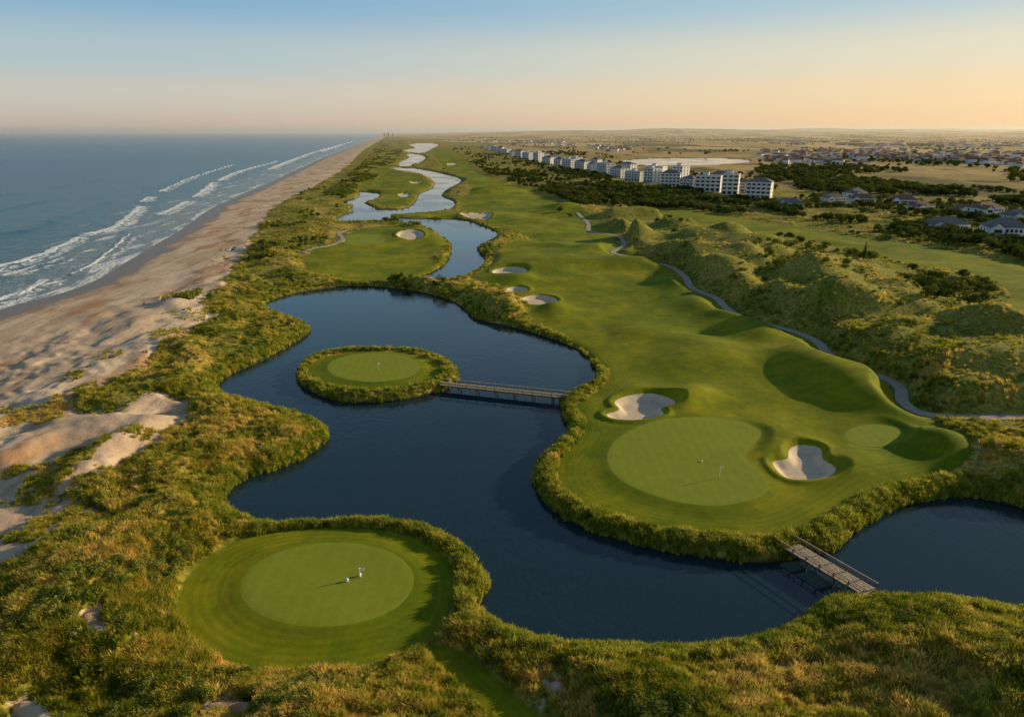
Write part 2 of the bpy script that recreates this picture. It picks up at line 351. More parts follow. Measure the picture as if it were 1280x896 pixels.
# ---------------------------------------------------------------- ponds
mw=M('pond_water_material'); b=NB(mw)
w1=b.noise(0.9,3,0.6,b.scaled((1.0,0.6,1.0))); w2=b.noise(0.02,3,0.5)
pr=b.princ((0.011,0.032,0.048),b.mr(w2,0.45,0.6,0.05,0.16),0.6)
pr.inputs['IOR'].default_value=1.36
bp=b.n('ShaderNodeBump',{'Height':w1,'Distance':0.09,'Strength':b.mr(w2,0.4,0.62,0.25,0.8)}); b.nt.links.new(bp.outputs[0],pr.inputs['Normal'])
for nm,ls in (('pond_water',[POND]),('lagoon_water',[LAG,LAG2]),('lagoon_water',[LAG3]),('lagoon_water',[LAG4]),('lake_water',[LAG5])):
    a=np.vstack(ls); y0,y1=a[:,1].min()-1,a[:,1].max()+1
    nb=24; ys=np.linspace(y0,y1,nb+1); dense=[]
    for l in ls:
        for i in range(len(l)):
            A_,B_=l[i],l[(i+1)%len(l)]
            for t in np.linspace(0,1,14): dense.append(A_*(1-t)+B_*t)
    dense=np.array(dense); vs=[];fs=[]
    lohi=[]
    for i in range(nb):
        q=dense[(dense[:,1]>=ys[i]-2)&(dense[:,1]<=ys[i+1]+2)]
        lohi.append((q[:,0].min()-1.5,q[:,0].max()+1.5) if len(q) else (0,0.01))
    for i in range(nb):
        k=len(vs); lo,hi=lohi[i]; vs+=[(lo,ys[i],0),(hi,ys[i],0),(hi,ys[i+1],0),(lo,ys[i+1],0)]; fs.append((k,k+1,k+2,k+3))
    me=bpy.data.meshes.new(nm); me.from_pydata(vs,[],fs); me.materials.append(mw)
    o=bpy.data.objects.new(nm,me); scene.collection.objects.link(o)

# ---------------------------------------------------------------- ocean
CREST=[([(-60,352),(0,333),(35,324),(65,313),(97,297)],2.4),([(99,293),(130,288),(155,276),(174,258)],2.6),([(-60,400),(0,376),(30,364),(55,350)],2.0),([(176,252),(189,246)],2.2),([(243,246),(258,236),(266,228)],3),
 ([(272,226),(300,214),(345,202)],3),([(335,212),(385,193),(425,181)],5),([(95,342),(130,320),(162,293)],1.1),([(200,268),(235,252)],2.4),([(400,190),(440,177)],7),([(200,240),(240,222),(290,206)],1.8),([(0,345),(45,333),(80,322)],1.1)]
SWELL=[[(-60,300),(0,292),(30,288),(62,277)],[(60,277),(100,262),(140,250)],[(0,262),(60,250)],[(180,236),(240,220)],[(-40,250),(20,240)],[(60,235),(140,222)],[(240,212),(320,196)]]
So=np.concatenate([-np.geomspace(6,1.08,20),np.linspace(-1.06,-0.08,650)])
ango=np.radians(np.linspace(50,0.5,620)); Yo=H/np.tan(ango); Yo=np.concatenate([Yo,np.geomspace(Yo[-1]*1.05,70000,50)])
OY=np.repeat(Yo[:,None],len(So),1); OX=OY*So[None,:]
ox,oy=OX.ravel(),OY.ravel()
ds=sdf(SEA,ox,oy,400)
foam=np.zeros(ox.shape); OZ=np.full(ox.shape,-0.6)
nn=vnoise(ox/9,oy/9,51)*2.0+vnoise(ox/3,oy/3,52)*0.8
for pl,w in CREST:
    L=poly(pl,-0.4,5,False); d=ldist(L,ox+nn*0.6,oy+nn,60)
    foam=np.maximum(foam,np.exp(-(d/w)**2)); OZ+=0.6*np.exp(-(d/(w*1.6))**2)
    x2=ox-6; d2=ldist(L,x2+nn,oy,60); foam=np.maximum(foam,0.5*np.exp(-(d2/(w*2.4))**2))
for pl in SWELL:
    L=poly(pl,-0.4,5,False); d=ldist(L,ox,oy,60); OZ+=0.7*np.exp(-(d/4.0)**2)
fo=ss(26/np.maximum(np.repeat(np.gradient(Yo)[:,None],len(So),1).ravel(),1),2,5)
OZ+=0.12*np.sin((ox*0.95+oy*0.25)/4.5+vnoise(ox/40,oy/40,53)*3)*ss(ds,5,40)*fo
mo=M('ocean_material'); b=NB(mo)
dse=b.attr('d_sea'); fm=b.attr('foam')
f1=b.noise(0.22,6,0.72,b.scaled((1.6,0.8,1.0))); f2=b.noise(0.05,4,0.6,b.scaled((1.5,0.35,1.0)))
sw=b.math('ADD',dse,b.mr(f2,0.3,0.7,-9.0,9.0))
edge=b.math('MULTIPLY',b.mr(sw,-10.0,0.0),b.mr(sw,6.0,2.0))
band=b.math('MULTIPLY',b.mr(sw,6.0,14.0),b.mr(sw,60.0,28.0))
lace=b.mr(f1,0.54,0.62)
far_surf=b.math('MULTIPLY',b.mr(sw,6.0,20.0),b.mr(sw,75.0,50.0))
streak=b.mr(b.noise(0.035,4,0.6,b.scaled((3.0,0.5,1.0))),0.565,0.625)
foamf=b.math('MAXIMUM',b.math('MULTIPLY',edge,0.75),b.math('MULTIPLY',band,b.math('MULTIPLY',lace,0.38)))
foamf=b.math('MAXIMUM',foamf,b.math('MULTIPLY',far_surf,b.math('MULTIPLY',streak,0.65)))
foamf=b.math('MAXIMUM',foamf,b.mr(b.math('ADD',fm,b.mr(f1,0.3,0.7,-0.28,0.28)),0.36,0.60))
shal=b.mr(dse,0.0,70.0)
wc=b.mix(shal,(0.16,0.20,0.19),(0.025,0.125,0.165))
wc=b.mix(b.mr(dse,60.0,350.0),wc,(0.010,0.092,0.150))
wc=b.mix(foamf,wc,(0.85,0.85,0.84))
h=b.math('ADD',b.math('MULTIPLY',b.noise(0.12,5,0.65,b.scaled((1.0,0.55,1.0))),2.2),b.math('MULTIPLY',b.noise(0.7,3,0.6),0.6))
pr=b.princ(wc,b.math('ADD',0.22,b.math('MULTIPLY',foamf,0.6)),0.4,h,1.0,1.3)
pr.inputs['IOR'].default_value=1.30
grid_mesh('ocean_water',OX,OY,OZ.reshape(OX.shape),{'d_sea':ds,'foam':foam},mo)
print('ocean',time.time()-T0)

# ---------------------------------------------------------------- mesh builder
class MB:
    def __init__(s): s.v=[];s.f=[];s.m=[]
    def box(s,x0,x1,y0,y1,z0,z1,m=0,X=None):
        k=len(s.v)
        vs=[Vector(p) for p in ((x0,y0,z0),(x1,y0,z0),(x1,y1,z0),(x0,y1,z0),(x0,y0,z1),(x1,y0,z1),(x1,y1,z1),(x0,y1,z1))]
        if X is not None: vs=[X@p for p in vs]
        s.v+=[tuple(p) for p in vs]
        for f in ((3,2,1,0),(4,5,6,7),(0,1,5,4),(1,2,6,5),(2,3,7,6),(3,0,4,7)):
            s.f.append(tuple(k+i for i in f)); s.m.append(m)
    def face(s,pts,m=0):
        k=len(s.v); s.v+=[tuple(p) for p in pts]; s.f.append(tuple(range(k,k+len(pts)))); s.m.append(m)
    def tube(s,p,q,r0,r1,m=0,n=6):
        p=Vector(p);q=Vector(q); d=(q-p).normalized(); a=d.orthogonal().normalized(); c=d.cross(a)
        k=len(s.v)
        for (o,r) in ((p,r0),(q,r1)):
            for i in range(n):
                t=2*math.pi*i/n; s.v.append(tuple(o+a*(r*math.cos(t))+c*(r*math.sin(t))))
        for i in range(n):
            j=(i+1)%n; s.f.append((k+i,k+j,k+n+j,k+n+i)); s.m.append(m)
        s.f.append(tuple(k+n+i for i in range(n))); s.m.append(m)
    def mesh(s,name,mats):
        me=bpy.data.meshes.new(name); me.from_pydata(s.v,[],s.f)
        for m in mats: me.materials.append(m)
        me.polygons.foreach_set('material_index',s.m); me.update(); return me
    def obj(s,name,mats,loc=(0,0,0),rz=0,coll=None):
        o=bpy.data.objects.new(name,s.mesh(name,mats)); o.location=loc; o.rotation_euler[2]=rz
        (coll or scene.collection).objects.link(o); return o

# cart paths as paved ribbons
mp=simple('path_concrete',(0.40,0.34,0.28),0.9,0.2,0.12,0.8)
def ribbon(name,pl,w,mat):
    pl=np.array(pl)
    t=np.gradient(pl,axis=0); t/=np.linalg.norm(t,axis=1)[:,None]; nrm=np.stack([-t[:,1],t[:,0]],1)
    Yc=pl[:,1]; sp=np.maximum(Yc*Yc/H*0.0009,Yc*0.0015)
    zc=fields(pl[:,0].copy(),Yc.copy(),sp)['z']
    A=pl+nrm*w/2; B=pl-nrm*w/2
    zz=zc+0.26
    v=[];f=[]
    for i in range(len(pl)):
        v+=[(A[i,0],A[i,1],zz[i]),(B[i,0],B[i,1],zz[i]),(A[i,0],A[i,1],zz[i]-0.35),(B[i,0],B[i,1],zz[i]-0.35)]
    for i in range(len(pl)-1):
        k=4*i; f+=[(k,k+1,k+5,k+4),(k,k+4,k+6,k+2),(k+1,k+3,k+7,k+5)]
    me=bpy.data.meshes.new(name); me.from_pydata(v,[],f); me.materials.append(mat)
    o=bpy.data.objects.new(name,me); scene.collection.objects.link(o)
ribbon('cart_path',PATH,2.8,mp); ribbon('cart_path',PATH2,2.6,mp)

# footbridges
wood_deck=simple('weathered_deck_wood',(0.42,0.33,0.23),0.85,0.2,0.35,3.0)
wood_dark=simple('bridge_timber',(0.15,0.11,0.08),0.85,0.2,0.3,2.0)
def bridge(p,q,w,zd,name='wooden_footbridge',rail=1.0):
    A=G(*p,zd); B=G(*q,zd); dx,dy=B[0]-A[0],B[1]-A[1]; L=math.hypot(dx,dy); m=MB()
    n=int(L/0.32)
    for i in range(n):
        x=i*L/n; j=random.uniform(-.03,.03)
        m.box(x,x+L/n-0.05,-w/2+j,w/2+j,-0.06,random.uniform(-0.005,0.01),0)
    k=max(4,int(L/2.2))
    for s in (-1,1):
        m.box(0,L,s*(w/2-0.25)-0.12,s*(w/2-0.25)+0.12,-0.42,-0.07,1)
        for i in range(k+1):
            x=0.1+i*(L-0.2)/k
            m.box(x-0.07,x+0.07,s*(w/2+0.08)-0.07,s*(w/2+0.08)+0.07,-0.4,rail,1)
            if i%2==0 and 0<i<k:
                m.tube((x,s*(w/2-0.25),-2.8),(x,s*(w/2-0.25),-0.43),0.15,0.15,1)
        m.box(0,L,s*(w/2+0.08)-0.08,s*(w/2+0.08)+0.08,rail+0.003,rail+0.06,0)
        m.box(0,L,s*(w/2+0.08)-0.025,s*(w/2+0.08)+0.025,rail*0.5,rail*0.5+0.1,1)
    for i in range(2,k,2):
        x=0.1+i*(L-0.2)/k; m.box(x-0.1,x+0.1,-w/2,w/2,-0.62,-0.43,1)
    m.obj(name,[wood_deck,wood_dark],(A[0],A[1],zd),math.atan2(dy,dx))
bridge((552,479),(716,496),2.3,1.6,rail=0.75)
bridge((983,678),(1088,740),2.8,1.7,rail=0.85)

# flags
mwh=simple('white_paint',(0.8,0.8,0.8),0.5,0.4,0.03)
mpole=simple('flag_pole_paint',(0.75,0.74,0.70),0.4,0.4,0.05)
mdark=simple('hole_cup',(0.02,0.02,0.02),0.9,0.1,0.1)
def flag(x,y,h=2.2,z0=1.6):
    X,Y=G(x,y,z0); z=hgt(X,Y); m=MB()
    m.tube((0,0,-0.3),(0,0,h),0.045,0.035,0,8)
    N=6
    for i in range(N):
        a=i/N; c=(i+1)/N; fa=lambda t:0.10*math.sin(t*5); w=0.72
        m.face([(a*w,fa(a),h-0.6+0.06*a),(c*w,fa(c),h-0.6+0.06*c),(c*w,fa(c),h-0.02-0.08*c),(a*w,fa(a),h-0.02-0.08*a)],1)
    m.tube((0,0,0.002),(0,0,0.03),0.1,0.1,2,12)
    m.obj('golf_flag',[mpole,mwh,mdark],(X,Y,z),0.5)
flag(899,597); flag(450,722,1.6); flag(473,462,2.0)
def marker(x,y,s=1.0):
    X,Y=G(x,y,1.6); z=hgt(X,Y); m=MB()
    prof=[(0.0,0.16),(0.06,0.2),(0.14,0.12),(0.22,0.2),(0.32,0.24),(0.42,0.2),(0.5,0.08)]
    for (a,ra),(c,rc) in zip(prof,prof[1:]): m.tube((0,0,a*s),(0,0,c*s),ra*s,rc*s,0,10)
    m.obj('tee_marker',[mwh],(X,Y,z-0.02))
marker(434,726); marker(450,719.5); marker(877,577,.7)

# ---------------------------------------------------------------- vegetation
def twoside(b,c,tr):
    d=b.n('ShaderNodeBsdfDiffuse',{'Color':c}); t=b.n('ShaderNodeBsdfTranslucent',{'Color':c})
    mx=b.n('ShaderNodeMixShader',{0:tr}); b.nt.links.new(d.outputs[0],mx.inputs[1]); b.nt.links.new(t.outputs[0],mx.inputs[2])
    b.surf(mx.outputs[0])
def leafmat(name,c1,c2,tr=0.35,scale=0.4):
    m=M(name); b=NB(m)
    rnd=b.n('ShaderNodeObjectInfo').outputs['Random']
    n=b.noise(scale,3,0.6)
    f=b.math('ADD',b.math('MULTIPLY',n,0.7),b.math('MULTIPLY',rnd,0.3))
    twoside(b,b.mix(b.mr(f,0.35,0.65),c1,c2),tr); return m
mg=M('dune_grass_material'); b=NB(mg)
tone=grass_tone(b,(0.195,0.240,0.024),(0.52,0.46,0.060),(0.85,0.62,0.17))
rnd=b.n('ShaderNodeObjectInfo').outputs['Random']
tone=b.mix(1.0,tone,b.mix(rnd,(0.58,0.62,0.5),(1.17,1.15,1.15)),'MULTIPLY')
twoside(b,tone,0.45)
mreed=leafmat('reed_material',(0.18,0.25,0.020),(0.58,0.52,0.085),0.45,0.3)
mleaf=leafmat('shrub_leaf_material',(0.055,0.080,0.015),(0.17,0.185,0.038),0.3,0.5)
mscrub=leafmat('scrub_leaf_material',(0.10,0.145,0.020),(0.30,0.30,0.055),0.3,0.5)
mbark=simple('bark',(0.11,0.08,0.055),0.9,0.1,0.25,3)
def coll(name): return bpy.data.collections.new(name)
def tuft(nm,mat,n,h,spread,c,w=0.05,lean=0.5):
    m=MB()
    for i in range(n):
        a=random.uniform(0,6.283); r=spread*math.sqrt(random.random()); bx,by=r*math.cos(a),r*math.sin(a)
        a2=a+random.uniform(-1,1); hh=h*random.uniform(.55,1.1); l=lean*hh*random.uniform(.2,1.1)
        dx,dy=math.cos(a2),math.sin(a2); px,py=-dy*w,dx*w
        p0=Vector((bx,by,-0.15)); p1=Vector((bx+dx*l*.35,by+dy*l*.35,hh*.6)); p2=Vector((bx+dx*l,by+dy*l,hh))
        o=Vector((px,py,0))
        m.face([p0-o,p0+o,p1+o*.8,p1-o*.8],0); m.face([p1-o*.8,p1+o*.8,p2],0)
    return m.obj(nm,[mat],coll=c)
cg=coll('dune_grass_tufts'); [tuft('grass_tuft',mg,random.randint(28,38),0.8,0.45,cg,0.048,0.7) for _ in range(4)]
cr=coll('reed_tufts'); [tuft('reed_tuft',mreed,32,1.1,0.42,cr,0.058,0.45) for _ in range(4)]
def crown(m,cx,cy,cz,rx,rz,n,leaf,mi):
    for i in range(n):
        v=Vector((random.gauss(0,1),random.gauss(0,1),random.gauss(0,1))).normalized()
        r=random.uniform(.72,1.06)
        p=Vector((cx+v.x*rx*r,cy+v.y*rx*r,cz+v.z*rz*r))
        nrm=(v+Vector((random.uniform(-.7,.7),random.uniform(-.7,.7),random.uniform(-.3,.8)))).normalized()
        a=nrm.orthogonal().normalized(); c=nrm.cross(a); s=leaf*random.uniform(.6,1.3); th=random.uniform(0,6.28)
        a2=a*math.cos(th)+c*math.sin(th); c2=nrm.cross(a2)
        m.face([p-a2*s,p-c2*s*.6,p+a2*s,p+c2*s*.6],mi)
def bush(nm,mat,h,w,lobes,per,leaf,c):
    m=MB()
    m.tube((0,0,-0.5),(0,0,h*.5),w*.06,w*.035,0)
    for i in range(lobes):
        a=random.uniform(0,6.283); r=w*0.5*random.uniform(.15,.85); lr=w*random.uniform(.17,.30)
        z=h*random.uniform(.42,.80)-0.25*r
        p=(r*math.cos(a),r*math.sin(a),z)
        m.tube((0,0,h*.15),p,w*.03,w*.012,0,5)
        crown(m,*p,lr,lr*.75,per,leaf,1)
    return m.obj(nm,[mbark,mat],coll=c)
ct=coll('tree_shapes'); [bush('tree_shape',mleaf,6.5,8,9,70,0.45,ct) for _ in range(4)]
cs=coll('scrub_shapes'); [bush('scrub_shape',mscrub,2.2,3.4,7,40,0.28,cs) for _ in range(4)]
cb=coll('low_bush_shapes'); [bush('low_bush_shape',mscrub,1.1,1.9,6,60,0.11,cb) for _ in range(3)]

def scatter(name,pts,sc,c,tilt=0.15):
    me=bpy.data.meshes.new(name); me.vertices.add(len(pts)); me.vertices.foreach_set('co',np.asarray(pts,np.float32).ravel())
    a=me.attributes.new('sc','FLOAT','POINT'); a.data.foreach_set('value',np.asarray(sc,np.float32))
    o=bpy.data.objects.new(name,me); scene.collection.objects.link(o)
    g=bpy.data.node_groups.new(name+'_nodes','GeometryNodeTree')
    g.interface.new_socket('Geometry',in_out='INPUT',socket_type='NodeSocketGeometry'); g.interface.new_socket('Geometry',in_out='OUTPUT',socket_type='NodeSocketGeometry')
    N=g.nodes; i=N.new('NodeGroupInput'); ou=N.new('NodeGroupOutput'); ip=N.new('GeometryNodeInstanceOnPoints'); ci=N.new('GeometryNodeCollectionInfo')
    ci.inputs['Collection'].default_value=c; ci.inputs['Separate Children'].default_value=True; ci.inputs['Reset Children'].default_value=True
    ip.inputs['Pick Instance'].default_value=True
    rv=N.new('FunctionNodeRandomValue'); rv.data_type='FLOAT_VECTOR'
    rv.inputs[0].default_value=(-tilt,-tilt,0); rv.inputs[1].default_value=(tilt,tilt,6.283)
    na=N.new('GeometryNodeInputNamedAttribute'); na.data_type='FLOAT'; na.inputs['Name'].default_value='sc'
    L=g.links; L.new(i.outputs[0],ip.inputs['Points']); L.new(ci.outputs[0],ip.inputs['Instance']); L.new(rv.outputs[0],ip.inputs['Rotation'])
    L.new(na.outputs[0],ip.inputs['Scale']); L.new(ip.outputs[0],ou.inputs[0])
    md=o.modifiers.new('scatter','NODES'); md.node_group=g; return o
def pick(prob,n):
    """random points on the terrain grid"""
    p=prob.reshape(R,C)[:-1,:-1]; c0=(np.abs(S[:-1])<1.02)[None,:]
    p=(p*c0).ravel().astype(float); tot=p.sum()
    if tot<=0: return np.zeros((0,3))
    cdf=np.cumsum(p); k=np.searchsorted(cdf,rng.random(n)*cdf[-1]); k=np.clip(k,0,len(p)-1); i=k//(C-1); j=k%(C-1)
    u=rng.random(n); v=rng.random(n)
    out=[]
    for A in (XX,YY,Z):
        out.append((A[i,j]*(1-u)+A[i,j+1]*u)*(1-v)+(A[i+1,j]*(1-u)+A[i+1,j+1]*u)*v)
    return np.stack(out,1)
Yf=YY.ravel(); Xf=XX.ravel(); ld=-fl['d_water']; dsn=fl['d_sand']
base=fl['rough']*(dsn<0.3)*(ld>0.3)*(Yf<900)
thin=0.12+0.88*ss(vnoise(Xf/3.2,Yf/3.2,61)+0.5*vnoise(Xf/1.3,Yf/1.3,64),-0.5,0.35)
pg=pick(base*thin*(1-0.8*fl['blow'])*(1-0.7*fl['dr'])*ss(Yf,900,350),92000)
sc=rng.uniform(0.55,1.35,len(pg))*(1+0.4*ss(pg[:,1],130,600))*(0.85+0.35*vnoise(pg[:,0]/5,pg[:,1]/5,65))
scatter('dune_grass',pg,sc,cg)
pg=pick(base*ss(vnoise(Xf/8,Yf/8,67)+0.6*vnoise(Xf/2.5,Yf/2.5,68),0.1,0.6)*(Yf<330)*(ld>2.0)*(fl['d_mow']<-1.5)*(fl['d_path']<-2),2800)
pg[:,2]-=0.1
scatter('low_bushes',pg,rng.uniform(0.5,1.15,len(pg))*(1+0.4*ss(pg[:,1],150,320)),cb)
pg=pick((dsn>0)*(dsn<14)*ss(vnoise(Xf/7,Yf/7,62)+0.4*vnoise(Xf/2.5,Yf/2.5,63),0.4,0.7)*(fl['d_sea']<-35)*(Yf<700),2500)
scatter('beach_grass',pg,rng.uniform(.5,.9,len(pg)),cg)
pr_=(ld>0.0)*(ld<4.2)*(fl['d_path']<-1)*(Yf<700)*(fl['d_mow']<0.2)*(1-0.6*ss(ld,2.5,4.2))*(0.06+0.94*ss(vnoise(Xf/1.8,Yf/1.8,66),-0.4,0.3))
pg=pick(pr_,24000)
scatter('pond_reeds',pg,rng.uniform(0.4,1.1,len(pg))*(1+0.4*ss(pg[:,1],150,500)),cr)
# scrub and trees
def zone(px,z=2): return sdf(poly(px,z,1),Xf,Yf,5)>0
T1=zone([(556,184),(600,182),(700,206),(780,223),(850,236),(930,250),(1010,258),(1000,270),(930,268),(860,262),(800,258),(745,262),(700,250),(650,233),(605,216),(575,200)])
T2=zone([(985,250),(1060,244),(1130,248),(1200,254),(1280,262),(1450,275),(1450,340),(1280,326),(1200,309),(1130,295),(1060,282),(1000,272)])
T4=zone([(476,174),(505,176),(500,196),(482,212),(448,238),(420,252),(400,252),(428,226),(455,202)])
T5=zone([(560,177),(640,183),(760,207),(900,228),(980,236),(1060,240),(1290,250),(1290,240),(1060,230),(960,222),(860,208),(700,186),(600,174)])
NOT=1-zone([(770,194),(945,194),(945,219),(790,217)],2)
far_tr=fl['far']*ss(vnoise(Xf/130,Yf/260,71)+0.5*vnoise(Xf/40,Yf/60,72),0.15,0.45)*(Yf<9000)*(ld>6)*NOT
clump=ss(vnoise(Xf/22,Yf/30,73)+0.4*vnoise(Xf/60,Yf/90,76),-0.2,0.25)
pt=np.concatenate([pick((T1*1.0)*clump*(fl['d_mow']<-4)*(ld>6),2700),pick(T2*clump*(fl['d_mow']<-3),1000),pick(T5*clump*(ld>6)*NOT,600)])
scatter('tree_belt',pt,rng.uniform(0.3,0.9,len(pt)),ct,0.08)
pt=pick(far_tr,4500); scatter('distant_trees',pt,rng.uniform(0.7,1.3,len(pt)),ct,0.05)
pt=np.concatenate([pick(T4*(fl['d_mow']<-4)*(dsn<-3)*(ld>4)*clump,2300),
  pick(fl['rough']*(Yf>230)*(Yf<2500)*(1-0.8*fl['dr'])*ss(vnoise(Xf/30,Yf/30,74)+.4*vnoise(Xf/9,Yf/9,75),0.45,0.7)*(dsn<-3)*(ld>4)*(fl['d_path']<-5)*(fl['d_mow']<-5),1500)])
scatter('coastal_scrub',pt,rng.uniform(0.5,1.3,len(pt)),cs,0.1)
shapes=list(ct.objects)
def place(nm,me,x,y,s,z0=4):
    X,Y=G(x,y,z0); z=hgt(X,Y); o=bpy.data.objects.new(nm,me); o.location=(X,Y,z-0.2); o.scale=(s,s,s*random.uniform(.75,1)); o.rotation_euler[2]=random.uniform(0,6.28); scene.collection.objects.link(o)
for (x,y,s) in [(1130,366,.8),(1142,352,.75),(1160,362,.95),(1180,372,.9),(1198,358,.9),(1215,375,.95),(1170,345,.8),(1228,368,.7),(1205,342,.65),(1246,381,.65),(1150,372,.65),(1155,391,.7),(1168,389,.6),(1015,325,.65),(1008,322,.5),(985,305,.75),(972,303,.6),(998,308,.6),(835,274,1.0),(823,276,.7),(846,276,.7),(508,350,.55),(1190,352,.7),(1140,340,.6),(1176,358,.8),(1120,358,.5),(850,283,.5),(700,262,.7),(712,266,.6)]:
    place('dune_shrub',random.choice(shapes).data,x,y,s)
m=MB(); m.tube((0,0,-.5),(0,0,9.5),0.28,0.04,0)
for k in range(26):
    z=1.0+8.3*k/26; r=2.4*(1-k/27)**.85
    for j in range(9):
        a=random.uniform(0,6.283); rr=r*random.uniform(.6,1.1); e=Vector((rr*math.cos(a),rr*math.sin(a),z-0.25*rr)); p=Vector((0,0,z)); d=(e-p); s=Vector((-d.y,d.x,0)).normalized()*0.32
        m.face([p,p+d*.6-s,e,p+d*.6+s],1)
me=m.mesh('conifer_tree',[mbark,mleaf]); place('conifer_tree',me,1080,323,1.15)
print('veg',time.time()-T0)

# ---------------------------------------------------------------- buildings
mwall=simple('white_render',(0.80,0.78,0.75),0.8,0.2,0.05,0.5)
mglass=M('window_glass'); b=NB(mglass); b.princ((0.03,0.04,0.05),0.12,0.6)
mroof=simple('grey_roof',(0.20,0.19,0.185),0.85,0.2,0.2,0.8)
mroof2=simple('brown_tile_roof',(0.26,0.15,0.095),0.85,0.2,0.2,0.8)
mslab=simple('balcony_white',(0.82,0.80,0.78),0.7,0.2,0.04,0.5)
mstone=simple('pale_brick',(0.36,0.29,0.22),0.85,0.2,0.15,1.0)
def apartment(w,d,fl_,seed,hip=False):
    random.seed(seed); m=MB(); fh=3.1; Hh=fl_*fh+0.6
    m.box(-w/2,w/2,-d/2,d/2,-2,Hh,0)
    m.box(-w/2-.3,w/2+.3,-d/2-.3,d/2+.3,Hh+0.003,Hh+.45,3)
    if hip:
        A=[(-w/2-.8,-d/2-.8,Hh+.453),(w/2+.8,-d/2-.8,Hh+.453),(w/2+.8,d/2+.8,Hh+.453),(-w/2-.8,d/2+.8,Hh+.453)]; r=max(.5,w/2-d/2); p=(-r,0,Hh+3.8); q=(r,0,Hh+3.8)
        m.face([A[0],A[1],q,p],2); m.face([A[1],A[2],q],2); m.face([A[2],A[3],p,q],2); m.face([A[3],A[0],p],2)
    else:
        m.box(-w/2+.6,w/2-.6,-d/2+.6,d/2-.6,Hh+.453,Hh+.6,2)
        px=random.uniform(-w/4,w/4); m.box(px-3,px+3,-2.2,2.2,Hh+.603,Hh+3.0,0); m.box(px-3.3,px+3.3,-2.5,2.5,Hh+3.003,Hh+3.3,2)
    bays=max(3,int(w/4.2)); bw=w/bays
    for s in (-1,1):
        for f in range(fl_):
            z=f*fh+.6
            for k in range(bays):
                x=-w/2+k*bw
                y=s*(d/2+.02)
                m.box(x+bw*.18,x+bw*.82,min(y,y-s*.3),max(y,y-s*.3),z+.15,z+2.35,1)
                if f>0:
                    y0,y1=sorted((s*(d/2+.03),s*(d/2+1.6)))
                    m.box(x+bw*.08,x+bw*.92,y0,y1,z-.18,z,3)
                    ya,yb=sorted((s*(d/2+1.5),s*(d/2+1.6)))
                    m.box(x+bw*.08,x+bw*.92,ya,yb,z+.003,z+.95,3)
        for k in range(0,bays+1):
            x=-w/2+k*bw; y0,y1=sorted((s*(d/2+.03),s*(d/2+1.3))); off=(.15 if k==0 else 0)-(.15 if k==bays else 0)
            m.box(x-.15+off,x+.15+off,y0,y1,-1,Hh-.4,0)
    nb=max(2,int(d/4.5))
    for s in (-1,1):
        for f in range(fl_):
            for k in range(nb):
                y=-d/2+(k+.5)*d/nb; x=s*(w/2+.02); x0,x1=sorted((x,x-s*.3))
                m.box(x0,x1,y-.8,y+.8,f*fh+1.3,f*fh+2.9,1)
    return m.mesh('apartment_building',[mwall,mglass,mroof,mslab])
V=[apartment(21,13,4,1,True),apartment(17,13,3,2,True),apartment(25,13,4,3),apartment(15,13,5,4)]
random.seed(5)
blocks=[(948,250,0),(912,245,3),(885,240,2),(862,236,1),(838,233,0),(815,228,3),(795,226,2),(774,222,0),(757,219,2),(742,216,1),(728,213.5,0),(712,211,2),(700,208,1),(686,205.5,0),(673,203,3),(660,200,2),(650,197.5,0),(641,195,1),(633,193,2),(626,191,0),(619,189.3,2),(612,187.6,0),(606,186,2),(930,242,1),(900,237,0),(850,228,3),(820,221,2),(785,216,0),(745,209,1),(720,209,3),(693,204,0),(680,201,2),(666,198,0)]
for i,(x,y,k) in enumerate(blocks):
    X,Y=G(x,y,1.5); z=hgt(X,Y)
    o=bpy.data.objects.new('apartment_building',V[k]); o.location=(X,Y,z)
    near=i<5 or 22<i<29
    o.rotation_euler[2]=(math.radians(random.uniform(-50,-15)) if near else math.radians(random.choice([-35,-50,-60,-70])+random.uniform(-6,6)))
    o.scale=(1.0,1.0,random.uniform(.9,1.2))
    scene.collection.objects.link(o)
